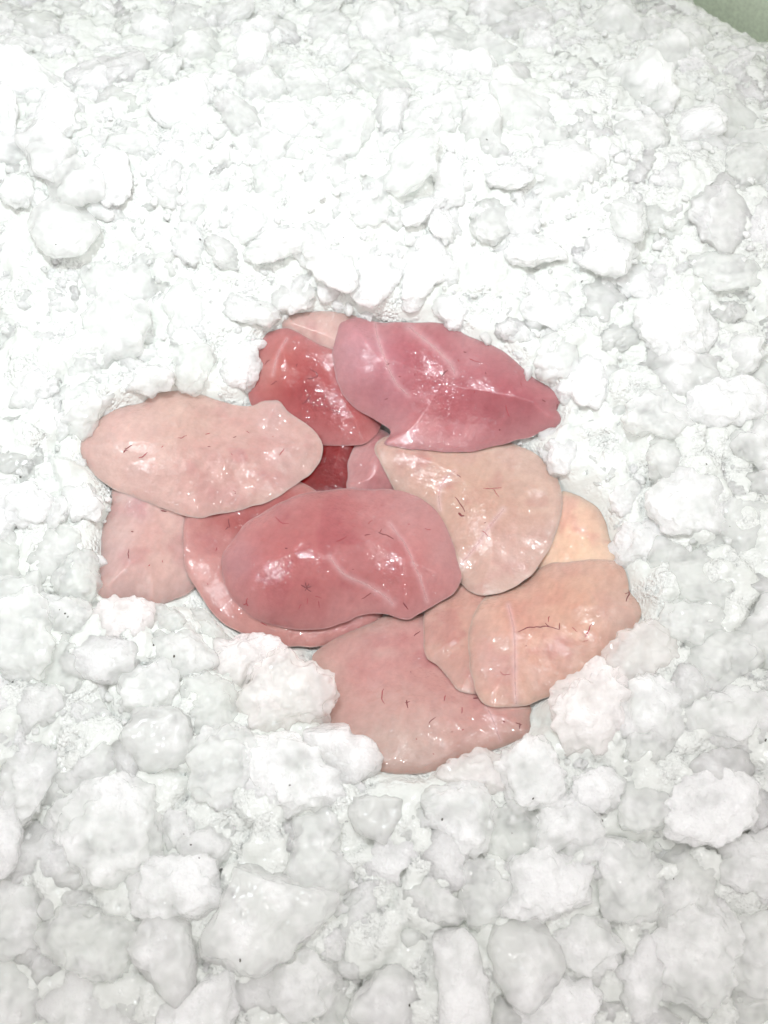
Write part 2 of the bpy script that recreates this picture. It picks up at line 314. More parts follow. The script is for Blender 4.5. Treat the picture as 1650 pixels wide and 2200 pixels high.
VEIN = [  # piece, points, width px, red
 ("B",[(661,814),(680,810),(679,800),(667,793)],5,0),("B",[(568,784),(573,777),(580,774)],3,0),("B",[(582,826),(596,820)],3,0),
 ("D",[(266,972),(271,966),(274,968)],6,0),("D",[(268,963),(277,961),(283,955)],4,0),("D",[(383,942),(402,936)],3,1),("D",[(440,934),(452,930)],3,1),
 ("D",[(600,979),(605,972),(610,963)],4,1),("D",[(348,962),(352,958)],3,1),("D",[(500,939),(508,938)],4,0),("D",[(447,960),(452,959)],3,0),("D",[(345,1095),(358,1098)],4,0),
 ("G",[(591,1109),(606,1124),(621,1125)],4,1),("G",[(646,1256),(658,1262),(670,1260)],5,0),("G",[(655,1250),(659,1262),(656,1271)],4,0),("G",[(664,1252),(660,1264),(668,1271)],4,0),
 ("G",[(784,1150),(795,1149)],5,0),("G",[(812,1144),(828,1149),(846,1158)],5,0),("G",[(819,1136),(814,1145)],4,0),("G",[(722,1163),(746,1152)],4,1),("G",[(612,1178),(617,1179)],7,0),
 ("G",[(867,1295),(871,1301),(877,1309)],6,0),("G",[(522,1300),(529,1296),(532,1284)],4,1),("G",[(529,1296),(533,1303)],5,1),("G",[(790,1126),(800,1118)],3,1),("G",[(683,1290),(687,1306)],3,1),("G",[(660,1285),(661,1298)],3,1),
 ("F",[(491,1115),(492,1130),(494,1136)],4,0),("F",[(490,1132),(484,1137)],5,0),("F",[(465,1176),(464,1184)],4,1),
 ("E",[(278,1180),(275,1190),(278,1200)],4,0),("E",[(281,1141),(286,1142)],6,0),
 ("L",[(1112,1358),(1135,1348),(1160,1347),(1180,1346),(1202,1354)],5,0),("L",[(1180,1346),(1170,1338)],4,0),("L",[(1202,1354),(1201,1338)],4,0),("L",[(1258,1369),(1265,1354),(1271,1340)],5,1),("L",[(1230,1347),(1240,1358)],3,1),("L",[(1351,1268),(1350,1280),(1346,1292)],5,0),("L",[(1343,1275),(1351,1272)],3,0),
 ("N",[(823,1479),(821,1500),(826,1512)],4,1),("N",[(874,1503),(876,1521)],5,0),("N",[(871,1510),(880,1508)],4,0),("N",[(921,1554),(927,1548),(937,1541)],4,0),("N",[(888,1366),(903,1356)],5,0),("N",[(993,1520),(991,1532)],4,1),("N",[(1108,1553),(1120,1556)],4,0),("N",[(1116,1552),(1117,1566)],4,0),("N",[(1016,1500),(1027,1499)],8,0),("N",[(957,1494),(955,1505)],4,1),("N",[(1081,1548),(1085,1552)],5,0),
 ("A",[(946,808),(962,795)],5,0),("A",[(1009,771),(1022,776),(1033,779)],4,1),("A",[(996,756),(1002,757)],4,0),("A",[(1086,869),(1090,882),(1095,895)],4,1),("A",[(1020,838),(1021,844)],4,1),("A",[(832,783),(836,780)],5,0),("A",[(1043,799),(1045,804)],4,0),("A",[(1166,858),(1172,863)],4,0),("A",[(1072,922),(1075,923)],6,0),("A",[(1198,868),(1196,880)],5,0),
 ("J",[(982,1020),(990,1026)],5,0),("J",[(1039,1049),(1058,1049),(1077,1048)],3,1),("J",[(1058,1049),(1072,1068)],3,1),("J",[(978,1068),(990,1085),(999,1101)],4,0),("J",[(984,1102),(990,1107),(997,1108)],9,0),
]

GX0, GY0, GS, GNX, GNY = -.19, -.17, .001, 380, 360
gx = GX0 + GS * np.arange(GNX); gy = GY0 + GS * np.arange(GNY)
GXX, GYY = np.meshgrid(gx, gy)
H = ice_h(GXX, GYY)
def gsample(G, x, y):
    u = np.clip((np.asarray(x) - GX0) / GS, 0, GNX - 1.001); v = np.clip((np.asarray(y) - GY0) / GS, 0, GNY - 1.001)
    i = u.astype(int); j = v.astype(int); a = u - i; b = v - j
    return (G[j, i] * (1 - a) * (1 - b) + G[j, i + 1] * a * (1 - b) + G[j + 1, i] * (1 - a) * b + G[j + 1, i + 1] * a * b)
def gauss(G, s):
    r = int(3 * s) + 1; k = np.exp(-.5 * (np.arange(-r, r + 1) / s) ** 2); k /= k.sum()
    P = np.pad(G, ((r, r), (0, 0)), mode='edge'); P = sum(k[i] * P[i:i + G.shape[0]] for i in range(2 * r + 1))
    Q = np.pad(P, ((0, 0), (r, r)), mode='edge'); return sum(k[i] * Q[:, i:i + G.shape[1]] for i in range(2 * r + 1))
def drape(G):
    B = gauss(G, 9)
    for s in (5, 3, 2, 1.5):
        B = gauss(np.maximum(B, G), s)
    return np.maximum(B, G - .0003)
def locate(px, py, G, add=0.0, z0=0.0):
    z = np.full(np.shape(px), z0, float)
    for _ in range(14):
        x, y = unproj(px, py, z); z = .4 * z + .6 * (gsample(G, x, y) + add)
    return x, y, z
FISH_POLY = [catmull(f["o"], 90) for f in FISH]
NS, NR = 220, 44
TOPS = {}; ROOTS = {}
for fi, f in enumerate(FISH):
    t0, t1 = f["t"]; seed = fi * 3.7
    B = drape(H)
    oc = catmull(f["o"], NS)
    ang = np.linspace(0, 2 * np.pi, NS, endpoint=False)
    oc = oc + np.column_stack([vnoise(oc[:, 0], oc[:, 1], seed, 26), vnoise(oc[:, 0], oc[:, 1], seed + 9, 26)]) * 2.6
    x, y, z = locate(oc[:, 0], oc[:, 1], B, .09 * t0)
    ol = list(zip(x, y))
    # is each grid cell inside, and how far from the edge
    dg = dist_poly(GXX, GYY, ol[::2]); ins = inside(GXX, GYY, ol)
    dmax = dg[ins].max()
    w = .017
    def prof(d, X, Y):
        q = np.clip(d / w, 0, 1)
        e = np.clip(1 - (1 - q) ** 2, 0, 1) ** .72
        bulge = sstep(0, 1, d / dmax)
        lum = vnoise(X, Y, seed, .022) * .0015 + vnoise(X, Y, seed + 5, .010) * .0008 + vnoise(X, Y, seed + 7, .0045) * .00028
        return t0 * e + t1 * bulge + lum * sstep(0, .8, q)
    T = np.where(ins, B + prof(dg, GXX, GYY), -1)
    # polar mesh
    cxx, cyy = float(np.mean(x)), float(np.mean(y))
    j = np.argmax(np.where(ins, dg, 0)); cxx = .5 * cxx + .5 * GXX.flat[j]; cyy = .5 * cyy + .5 * GYY.flat[j]
    rr = 1 - (np.arange(NR) / (NR - 1)) ** 1.5 * .985       # 1 at rim, near 0 at centre, denser at rim
    VX = cxx + rr[:, None] * (x - cxx)[None]; VY = cyy + rr[:, None] * (y - cyy)[None]
    D = dist_poly(VX, VY, ol[::2]) ; D[0] = 0
    BB = gsample(B, VX, VY)
    top = BB + np.maximum(prof(D, VX, VY), .09 * t0 * np.exp(-D / .0012))
    top[0] = BB[0] + .09 * t0
    bot = BB + .09 * t0 * np.clip(1 - D / .004, 0, 1) ** 1.5 - .0002
    vt = np.column_stack([VX.ravel(), VY.ravel(), top.ravel()])
    vb = np.column_stack([VX[1:].ravel(), VY[1:].ravel(), bot[1:].ravel()])
    ct = [[cxx, cyy, top[-1].mean()]]; cb = [[cxx, cyy, bot[-1].mean()]]
    verts = np.vstack([vt, ct, vb, cb]); ict = NR * NS; ib = ict + 1; icb = ib + (NR - 1) * NS
    ii = np.arange(NS); i2 = (ii + 1) % NS
    ccw = np.sum(x * np.roll(y, -1) - np.roll(x, -1) * y) > 0
    faces = []
    for r in range(NR - 1):
        faces += np.column_stack([r * NS + ii, r * NS + i2, (r + 1) * NS + i2, (r + 1) * NS + ii]).tolist()
    faces += [[(NR - 1) * NS + a, (NR - 1) * NS + b, ict] for a, b in zip(ii.tolist(), i2.tolist())]
    for r in range(NR - 1):
        lo = ii if r == 0 else ib + (r - 1) * NS + ii; lo2 = i2 if r == 0 else ib + (r - 1) * NS + i2
        hi = ib + r * NS + ii; hi2 = ib + r * NS + i2
        faces += np.column_stack([lo2, lo, hi, hi2]).tolist()
    faces += [[ib + (NR - 2) * NS + b, ib + (NR - 2) * NS + a, icb] for a, b in zip(ii.tolist(), i2.tolist())]
    if not ccw: faces = [fc[::-1] for fc in faces]
    base_loc = np.array([cxx, cyy, float(gsample(B, cxx, cyy))])
    root = bpy.data.objects.new("fish_fillet", None); COL.objects.link(root); root.location = base_loc; root.empty_display_size = .01
    tag(root, f["label"], "fish fillet", "raw fish fillets heaped on the ice")
    me = mesh_np("flesh", verts - base_loc, faces)
    # flesh colour (blood patches, deeper red at crevices, pale thin rim, pale tissue along the sinews)
    V = verts; PX, PY = proj(V[:, 0], V[:, 1], V[:, 2])
    dv = dist_poly(V[:, 0], V[:, 1], ol[::2])
    col = np.tile(np.array(f["col"]), (len(V), 1)); ed = np.array(f["edge"])
    k = np.exp(-dv / .006)[:, None]; col = col * (1 - .85 * k) + ed * .85 * k * 1.12
    for (px, py, r, c, s) in PATCH.get(f["k"], []):
        nn = 1 + .55 * vnoise(V[:, 0], V[:, 1], seed + 2, .014) + .3 * vnoise(V[:, 0], V[:, 1], seed + 3, .005)
        k = (s * np.exp(-((PX - px) ** 2 + (PY - py) ** 2) / (r * r) * nn))[:, None]; col = col * (1 - k) + np.array(c) * k
    nz = vnoise(V[:, 0], V[:, 1], seed + 4, .012) * .5 + vnoise(V[:, 0], V[:, 1], seed + 6, .004) * .5
    col = col * np.column_stack([1 + .06 * nz, 1 + .15 * nz, 1 + .13 * nz])
    fib = vnoise(V[:, 0] * .35 + V[:, 1] * .9, V[:, 0] * 2.6 - V[:, 1] * 1.0, seed, .0032)
    col = col * (1 + .075 * fib[:, None])
    mem = sstep(.05, .6, vnoise(V[:, 0] * 1.4 + V[:, 1] * .5, V[:, 1] * 1.1 - V[:, 0] * .4, seed + 8, .019) + .35 * vnoise(V[:, 0], V[:, 1], seed + 1, .006))
    k = (.38 * mem)[:, None]; col = col * (1 - k) + (col * .45 + np.array((.72, .50, .50)) * .55) * k
    blo = sstep(.25, .7, vnoise(V[:, 0], V[:, 1], seed + 11, .010) + .3 * vnoise(V[:, 0], V[:, 1], seed + 13, .003))
    col = col * (1 - blo[:, None] * np.array((.10, .24, .20)))
    col = col * f.get('cal', (1, 1, 1)) * np.array((1.18, 1.25, 1.25))
    var = (1 + .10 * nz + .05 * fib)[:, None]
    for (px, py, r, c, s_) in PALE.get(f["k"], []):
        nn = 1 + .55 * vnoise(V[:, 0], V[:, 1], seed + 12, .014) + .3 * vnoise(V[:, 0], V[:, 1], seed + 3, .005)
        k = (s_ * np.exp(-((PX - px) ** 2 + (PY - py) ** 2) / (r * r) * nn))[:, None]; col = col * (1 - k) + flesh_rgb(c) * var * k
    k = (.72 * np.exp(-dv / .0075))[:, None]; col = col * (1 - k) + flesh_rgb(RIM[f["k"]]) * var * k
    for (pk, pts, wd) in SINEW:
        if pk != f["k"]: continue
        c = catmull(pts, 40, False); dd = np.min(np.hypot(PX[:, None] - c[None, :, 0], PY[:, None] - c[None, :, 1]), axis=1)
        k = (.34 * np.exp(-(dd / (wd * .65)) ** 2))[:, None]; col = col * (1 - k) + (col * .35 + np.array((.84, .62, .62)) * .65) * k
    col = col * (np.array((.90, .96, 1.04)) if f['k'] in 'JLKCE' else np.array((.93, .96, .98)))
    ca = me.color_attributes.new("Col", 'FLOAT_COLOR', 'POINT')
    ca.data.foreach_set("color", np.column_stack([np.clip(col, 0, 1), 1 - f.get('thin', .10) * np.exp(-dv / .0045) - .02]).ravel().astype(np.float32))
    link("flesh", me, M_FLESH, root)
    TOPS[f["k"]] = np.where(ins, T, B); ROOTS[f["k"]] = (root, base_loc)
    H = np.where(ins, np.maximum(H, T), H)

# pale sinews and dark veins lie in the surface of the flesh
vr = random.Random(5)
for pk_, n_ in (("G", 6), ("A", 7), ("D", 6), ("N", 5), ("L", 4), ("J", 2), ("F", 3), ("B", 3), ("E", 2)):
    fi_ = next(i for i, q in enumerate(FISH) if q["k"] == pk_); pl = FISH_POLY[fi_]; over = FISH_POLY[fi_ + 1:]; c_ = 0
    while c_ < n_:
        px, py = vr.uniform(pl[:, 0].min(), pl[:, 0].max()), vr.uniform(pl[:, 1].min(), pl[:, 1].max())
        if not inside(px, py, pl) or dist_poly(px, py, pl) < 22 or any(inside(px, py, q) for q in over): continue
        a_ = vr.uniform(0, 3.14); l_ = vr.choice((1.5, 2, 2.5, 4, 7, 12)); b_ = a_ + vr.uniform(-.7, .7)
        VEIN.append((pk_, [(px, py), (px + l_ * math.cos(a_), py + l_ * math.sin(a_)), (px + l_ * (math.cos(a_) + math.cos(b_)), py + l_ * (math.sin(a_) + math.sin(b_)))], vr.uniform(2.0, 4.2), vr.random() < .75)); c_ += 1
def surf_strip(pts, wpx, G, n, lift, sink, taper=True, wig=0.0):
    c = catmull(pts, n, False)
    if wig: c = c + np.column_stack([vnoise(c[:, 0], c[:, 1], 1, 7), vnoise(c[:, 0], c[:, 1], 5, 7)]) * wig
    x, y, z = locate(c[:, 0], c[:, 1], G)
    tx = np.gradient(x); ty = np.gradient(y); l = np.hypot(tx, ty) + 1e-12; nx, ny = -ty / l, tx / l
    s = np.linspace(0, 1, n)
    wv = wpx * px_size(x, y, z) * .5 * (np.sqrt(np.clip(np.sin(np.pi * (s * .94 + .03)), 0, 1)) if taper else 1) * (1 + .25 * vnoise(s * 40, s, 3, 5))
    V = []; prof = [(-1, -sink), (-.6, lift * .6), (0, lift), (.6, lift * .6), (1, -sink)]
    for (u, h) in prof:
        X = x + nx * wv * u; Y = y + ny * wv * u
        V.append(np.column_stack([X, Y, gsample(G, X, Y) + h]))
    V.append(np.column_stack([x, y, z - sink * 2]))
    V = np.stack(V, 1).reshape(-1, 3); m = 6; F = []
    for i in range(n - 1):
        for j in range(m): F.append([i * m + j, i * m + (j + 1) % m, (i + 1) * m + (j + 1) % m, (i + 1) * m + j])
    F.append(list(range(m))[::-1]); F.append([(n - 1) * m + j for j in range(m)])
    return V, F
for (pk, pts, wd) in SINEW:
    root, bl = ROOTS[pk]; V, Fc = surf_strip(pts, wd * .6, TOPS[pk], 40, .00022, .0003)
    link("sinew", mesh_np("sinew", V - bl, Fc), M_SINEW, root)
for (pk, pts, wd, red) in VEIN:
    root, bl = ROOTS[pk]; V, Fc = surf_strip(pts, wd * .72, TOPS[pk], 14, .00015, .0002, True, 1.6)
    link("vein", mesh_np("vein", V - bl, Fc), M_VEIN_RED if red else M_VEIN, root)

# ------------------------------------------------------------------ packed bed of crushed ice
x0, x1, y0, y1, st = -.31, .30, -.24, .375, .0013
bx = np.arange(x0, x1, st); by = np.arange(y0, y1, st); BX, BY = np.meshgrid(bx, by)
wx = BX + .003 * vnoise(BX, BY, 2, .009); wy = BY + .003 * vnoise(BX, BY, 4, .009)
d1, r1 = worley(wx, wy, .017, 11); d2, r2 = worley(wx, wy, .0075, 12); d3, r3 = worley(BX, BY, .0033, 13)
calm = 1 - .55 * sstep(.07, .14, BY)
bed = ice_h(BX, BY) - .004 + calm * (.0065 * np.sqrt(np.clip(1 - d1 ** 2 / .8, 0, 1)) + .006 * (r1 - .5)) + (.0032 * np.sqrt(np.clip(1 - d2 ** 2 / .8, 0, 1)) + .003 * (r2 - .5)) + .0014 * np.sqrt(np.clip(1 - d3 ** 2 / .8, 0, 1)) + .0008 * vnoise(BX, BY, 3, .0022)
inF = (BX > GX0) & (BX < GX0 + GS * (GNX - 1)) & (BY > GY0) & (BY < GY0 + GS * (GNY - 1))
nb, na = BX.shape; idx = np.arange(nb * na).reshape(nb, na)
faces = np.stack([idx[:-1, :-1], idx[:-1, 1:], idx[1:, 1:], idx[1:, :-1]], -1).reshape(-1, 4)
# keep the bed under the flesh where fish lies on it
HF = np.where(inF, gsample(H - ice_h(GXX, GYY), BX, BY), 0)
mk_ = np.where(inF, gsample(np.clip(gauss(((H - ice_h(GXX, GYY)) > .0004).astype(float), 3.0) * 1.9, 0, 1), BX, BY), 0)
bed = bed * (1 - mk_) + np.minimum(bed, ice_h(BX, BY) - .0007) * mk_
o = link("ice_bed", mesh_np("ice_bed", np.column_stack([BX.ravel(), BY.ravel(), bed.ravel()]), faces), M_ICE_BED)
tag(o, "packed bed of crushed white ice under the fish", None, None, "structure")

# ------------------------------------------------------------------ ice lumps
def ico(sub):
    bm = bmesh.new(); bmesh.ops.create_icosphere(bm, subdivisions=sub, radius=1)
    v = np.array([p.co[:] for p in bm.verts]); f = [[q.index for q in p.verts] for p in bm.faces]; bm.free(); return v, f
ICO6, ICO5, ICO4, ICO3, ICO2 = ico(6), ico(5), ico(4), ico(3), ico(2)
def lump(n, radial, hz, size, seed, rough=1.0, flat=7, cut=(.62, .95)):
    """closed irregular lump: radial(theta) gives its outline radius, hz its half height"""
    r_ = np.random.default_rng(seed)
    th = np.arctan2(n[:, 1], n[:, 0]); s = np.hypot(n[:, 0], n[:, 1])
    R = radial(th)
    s2 = s ** .75
    P = np.column_stack([np.cos(th) * R * s2, np.sin(th) * R * s2, hz * np.sign(n[:, 2]) * np.abs(n[:, 2]) ** .8])
    for _ in range(flat):                                     # softened flat fracture faces on the top and sides
        d = r_.normal(size=3); d[2] = abs(d[2]) * .9 + .25; d /= np.linalg.norm(d)
        q = P @ d; lim = np.max(q) * r_.uniform(*cut)
        P = P - np.outer(np.where(q > lim, (q - lim) * .88, 0), d)
    o_ = r_.uniform(-3, 3, 3)
    a = vnoise(P[:, 0] + o_[0], P[:, 1] + o_[1], P[:, 2] + o_[2], size * .32)
    b = vnoise(P[:, 0] + o_[1], P[:, 1] + o_[2], P[:, 2] + o_[0], size * .13)
    c = vnoise(P[:, 0] + o_[2], P[:, 1] + o_[0], P[:, 2], .0016)
    d = vnoise(P[:, 0] + o_[0], P[:, 1], P[:, 2] + o_[1], .0042)
    return P + n * (a * size * .075 + b * size * .040 * rough + (np.abs(d) * .0010 + c * .0005) * rough * min(1, size / .02))[:, None]
G_ICE = "lumps of crushed ice around the fish"
# outlines of lumps that stand out in the photo: points, look (f frosty, s smooth, c clear), lift, label
LUMPS = [
 ([(0,1230),(70,1232),(88,1290),(105,1340),(110,1400),(95,1460),(40,1480),(-40,1480),(-60,1300)],'f',.2,"broad frosty white ice mass at the left edge, level with the lowest fish slices"),
 ([(150,1185),(195,1185),(207,1240),(205,1270),(190,1288),(160,1290),(130,1275),(120,1235),(135,1205)],'c',-.2,"clear greenish ice lump touching the lower left fish slice's outer side"),
 ([(95,1285),(130,1290),(180,1295),(182,1325),(165,1355),(130,1375),(110,1360),(100,1320)],'c',.0,"grey ice lump with black specks, below the clear lump at the left"),
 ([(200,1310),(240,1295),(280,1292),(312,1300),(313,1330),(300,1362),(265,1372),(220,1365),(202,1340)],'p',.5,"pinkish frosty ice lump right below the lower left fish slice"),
 ([(315,1305),(350,1305),(380,1318),(393,1340),(375,1365),(340,1368),(312,1350)],'c',.0,"small greenish clear ice lump right of the pinkish lump under the lower left slice"),
 ([(140,1400),(190,1375),(240,1375),(285,1390),(292,1420),(280,1450),(240,1462),(190,1455),(155,1440)],'s',.2,"grey ice lump with a bare matte face, below the pinkish frosty lump"),
 ([(300,1390),(340,1370),(400,1368),(440,1398),(450,1415),(420,1445),(380,1455),(330,1450),(305,1425)],'c',.1,"arrow-shaped beige ice lump pointing right, left of the crescent fish slice"),
 ([(280,1450),(320,1430),(355,1430),(370,1460),(360,1490),(330,1515),(290,1525),(260,1510),(262,1475)],'f',.3,"ice lump with a bright frosty right rim, just above the round matte lump"),
 ([(270,1560),(300,1530),(340,1525),(385,1535),(405,1570),(400,1615),(370,1640),(320,1645),(285,1620),(268,1590)],'s',.5,"round matte grey ice lump with a smooth bare face, lower left"),
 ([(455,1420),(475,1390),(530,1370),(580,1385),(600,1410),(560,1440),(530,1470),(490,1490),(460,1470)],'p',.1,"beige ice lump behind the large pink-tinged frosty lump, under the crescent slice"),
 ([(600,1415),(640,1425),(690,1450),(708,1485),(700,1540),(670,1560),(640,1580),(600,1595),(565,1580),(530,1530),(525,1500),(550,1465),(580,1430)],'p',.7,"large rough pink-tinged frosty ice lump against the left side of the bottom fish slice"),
 ([(690,1555),(720,1545),(745,1555),(755,1580),(790,1590),(803,1630),(790,1655),(760,1675),(720,1670),(700,1640),(670,1610),(665,1575)],'s',.8,"smooth cream ice lump lying on the lower left edge of the bottom fish slice"),
 ([(550,1610),(600,1595),(660,1600),(690,1640),(712,1680),(710,1725),(660,1745),(610,1735),(565,1720),(545,1670)],'f',.3,"frosty ice lump with a brown speck, below the large pink-tinged lump"),
 ([(380,1470),(430,1465),(480,1475),(500,1510),(495,1560),(450,1590),(415,1560),(400,1515)],'c',.0,"greenish clear ice lump between the round matte lump and the large pink-tinged one"),
 ([(410,1580),(470,1560),(540,1590),(550,1640),(540,1700),(480,1720),(420,1690),(395,1640)],'f',.2,"pale ice lump directly right of the round matte lump"),
 ([(232,1605),(265,1595),(290,1605),(303,1650),(290,1675),(250,1690),(228,1670)],'s',.3,"small pink-white matte ice lump at the lower left of the round matte lump"),
 ([(130,1620),(180,1605),(230,1610),(235,1660),(220,1690),(170,1700),(130,1680)],'f',.1,"sparkling frosty ice lump left of the small pink-white matte lump"),
 ([(40,1620),(110,1625),(120,1655),(100,1700),(60,1745),(30,1735),(10,1690)],'f',.1,"frosty ice lump with curved rim above the smooth white left-edge lump"),
 ([(-60,1680),(0,1695),(25,1730),(38,1790),(25,1840),(0,1865),(-60,1870)],'s',.7,"smooth bright white ice lump cut off by the left edge of the photo"),
 ([(140,1740),(220,1700),(300,1705),(340,1745),(343,1800),(320,1850),(270,1880),(200,1880),(150,1840),(120,1790)],'f',.2,"wide pale ice lump right of the smooth bright white lump at the left edge"),
 ([(0,1900),(50,1890),(85,1930),(85,1980),(50,2030),(0,2030),(-40,1970)],'f',.2,"pale ice lump at the left edge below the smooth bright white one"),
 ([(100,2000),(180,1960),(250,1960),(300,1985),(300,2030),(265,2085),(210,2085),(140,2060)],'c',.2,"wide grey ice lump left of the smooth tooth-shaped lump at the bottom"),
 ([(295,2020),(330,1985),(380,1985),(410,2005),(415,2060),(408,2110),(375,2145),(340,2120),(310,2080),(288,2050)],'s',.5,"smooth pale tooth-shaped ice lump near the bottom left"),
 ([(280,1880),(340,1850),(430,1855),(450,1900),(440,1960),(390,1970),(320,1965),(260,1930)],'f',.2,"flat pale ice lump just above the smooth tooth-shaped lump"),
 ([(480,1890),(560,1860),(660,1890),(700,1930),(690,1970),(640,2010),(600,2060),(530,2075),(460,2050),(450,1960)],'s',.3,"largest smooth whitish ice lump at the bottom centre, with a black fleck on it"),
 ([(690,2010),(720,2000),(740,2020),(735,2050),(710,2060),(690,2040)],'f',.3,"small round ice pebble right of the largest whitish lump at the bottom"),
 ([(590,2080),(630,2050),(700,2060),(710,2100),(700,2160),(650,2190),(590,2170),(580,2120)],'c',.1,"grey pitted ice lump below the small round pebble"),
 ([(760,2150),(790,2100),(840,2080),(880,2100),(900,2150),(895,2230),(800,2240)],'s',.3,"smooth ice lump cut by the bottom edge, left of the tall upright lump"),
 ([(937,2045),(945,2015),(975,2012),(1005,2020),(1020,2060),(1035,2110),(1040,2200),(1000,2240),(955,2200),(950,2130)],'s',.7,"tall upright smooth finger-shaped ice lump at the bottom edge"),
 ([(765,1720),(800,1708),(845,1715),(855,1750),(845,1790),(810,1800),(775,1785),(760,1750)],'s',.5,"squarish pale ice lump just below the lowest tip of the fish"),
 ([(845,1750),(880,1738),(915,1760),(922,1790),(905,1815),(870,1810),(850,1790)],'f',.3,"small sparkling ice lump right of the squarish pale lump"),
 ([(925,1730),(945,1700),(985,1695),(1030,1705),(1048,1740),(1050,1790),(1020,1825),(980,1820),(940,1780)],'f',.5,"rounded frosty ice lump with a bright left rim, below the fish on the right"),
 ([(915,1820),(950,1785),(990,1800),(1000,1840),(1005,1890),(980,1910),(940,1895),(912,1860)],'s',.4,"smooth pale ice lump under the rounded frosty one with the bright left rim"),
 ([(880,1920),(920,1900),(970,1905),(1000,1930),(990,1970),(940,1985),(900,1970)],'c',.2,"glassy pitted ice lump above the tall finger-shaped lump"),
 ([(1075,1650),(1110,1615),(1160,1605),(1190,1640),(1200,1690),(1180,1720),(1130,1730),(1090,1715),(1075,1680)],'f',.6,"crystalline grey-white ice lump below the lower right tip of the bottom fish slice"),
 ([(960,1650),(1040,1618),(1080,1640),(1085,1690),(1050,1700),(990,1695),(955,1675)],'p',.2,"pink-tinged clear ice lump along the lower right edge of the bottom fish slice"),
 ([(1055,1770),(1090,1740),(1140,1720),(1160,1760),(1150,1820),(1100,1840),(1060,1815)],'c',.2,"pale ice lump under the crystalline grey-white one"),
 ([(1150,1780),(1180,1740),(1240,1715),(1290,1740),(1300,1780),(1270,1800),(1220,1810),(1170,1830)],'f',.4,"dome-shaped frosty ice lump lower right with a tiny black speck at its top"),
 ([(1225,1690),(1240,1665),(1290,1655),(1330,1670),(1330,1710),(1300,1740),(1250,1720)],'f',.3,"frosty ice lump with a clear bead at its left corner, above the dome-shaped lump"),
 ([(1205,1810),(1250,1790),(1310,1795),(1330,1820),(1310,1860),(1250,1880),(1205,1850)],'f',.4,"arched frosty ice lump just under the dome-shaped one"),
 ([(1075,1890),(1100,1850),(1160,1830),(1210,1840),(1250,1880),(1230,1950),(1170,1970),(1110,1965),(1080,1930)],'f',.5,"large pale ice lump with a bright left rim, lower right of centre"),
 ([(1000,1880),(1050,1840),(1085,1860),(1080,1940),(1050,1985),(1010,1970)],'f',.2,"upright ice lump left of the large pale one with a bright left rim"),
 ([(1045,2050),(1070,2000),(1110,1975),(1160,1985),(1185,2040),(1200,2090),(1160,2140),(1110,2140),(1075,2090)],'s',.5,"smooth diamond-shaped ice lump right of the tall finger-shaped lump"),
 ([(1190,2030),(1230,1990),(1290,1990),(1320,2040),(1300,2090),(1240,2110),(1200,2080)],'f',.3,"ice lump with a sparkling top, right of the smooth diamond-shaped lump"),
 ([(1290,1850),(1330,1815),(1390,1830),(1410,1890),(1400,1950),(1340,1970),(1300,1930)],'f',.5,"bluish white ice lump at the right end of the arched frosty one"),
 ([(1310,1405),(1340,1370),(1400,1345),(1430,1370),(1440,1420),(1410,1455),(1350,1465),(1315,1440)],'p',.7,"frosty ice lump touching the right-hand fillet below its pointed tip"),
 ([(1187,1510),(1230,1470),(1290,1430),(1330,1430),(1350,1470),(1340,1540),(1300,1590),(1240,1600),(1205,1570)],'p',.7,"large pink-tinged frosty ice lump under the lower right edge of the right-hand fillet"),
 ([(1330,1480),(1380,1450),(1440,1480),(1460,1530),(1440,1580),(1380,1590),(1335,1550)],'f',.5,"frosty ice lump right of the large pink-tinged lump by the right-hand fillet"),
 ([(1345,1590),(1370,1565),(1420,1565),(1440,1600),(1410,1630),(1360,1625)],'f',.7,"small round ice lump standing proud, left of the smooth white lumps at the right edge"),
 ([(1437,1480),(1470,1440),(1510,1445),(1540,1470),(1530,1500),(1490,1520),(1450,1505)],'s',.6,"smooth cream white ice lump near the right edge, level with the bottom fish slice"),
 ([(1490,1530),(1540,1500),(1600,1495),(1650,1510),(1660,1570),(1600,1600),(1530,1590),(1495,1560)],'f',.5,"white ice lump at the right edge just below the smooth cream white lump"),
 ([(1500,1640),(1550,1610),(1600,1620),(1605,1660),(1550,1680),(1505,1670)],'s',.5,"small bright white ice lump above a dark crevice at the right edge"),
 ([(1420,1310),(1470,1290),(1540,1300),(1550,1350),(1510,1380),(1450,1370),(1420,1350)],'f',.3,"frosty ice lump right of the pointed tip of the right-hand fillet"),
 ([(1450,1950),(1480,1910),(1540,1940),(1580,2000),(1580,2080),(1520,2150),(1450,2140),(1420,2060),(1425,1990)],'f',.5,"biggest bluish white ice lump in the bottom right corner area"),
 ([(1560,2010),(1620,1960),(1690,1980),(1700,2100),(1620,2130),(1570,2080)],'f',.3,"ice lump cut by the right edge in the bottom right corner area"),
 ([(1560,1840),(1620,1800),(1690,1820),(1690,1900),(1620,1920),(1570,1890)],'f',.5,"sparkling ice lump cut by the right edge above the bottom right corner"),
 ([(1450,1720),(1510,1660),(1590,1680),(1610,1740),(1570,1790),(1490,1800),(1450,1770)],'f',.5,"big white ice lump under the dark crevice at the right edge"),
 ([(1130,2150),(1190,2110),(1260,2120),(1290,2170),(1280,2240),(1150,2240)],'f',.2,"ice lump on the bottom edge, below the smooth diamond-shaped lump"),
 ([(1070,2140),(1100,2160),(1140,2200),(1130,2240),(1055,2240),(1050,2180)],'s',.2,"ice lump on the bottom edge, right beside the tall finger-shaped lump"),
 ([(1340,2050),(1380,2000),(1420,2040),(1430,2120),(1400,2180),(1350,2170)],'f',.3,"ice lump directly left of the biggest bluish white lump at the bottom right"),
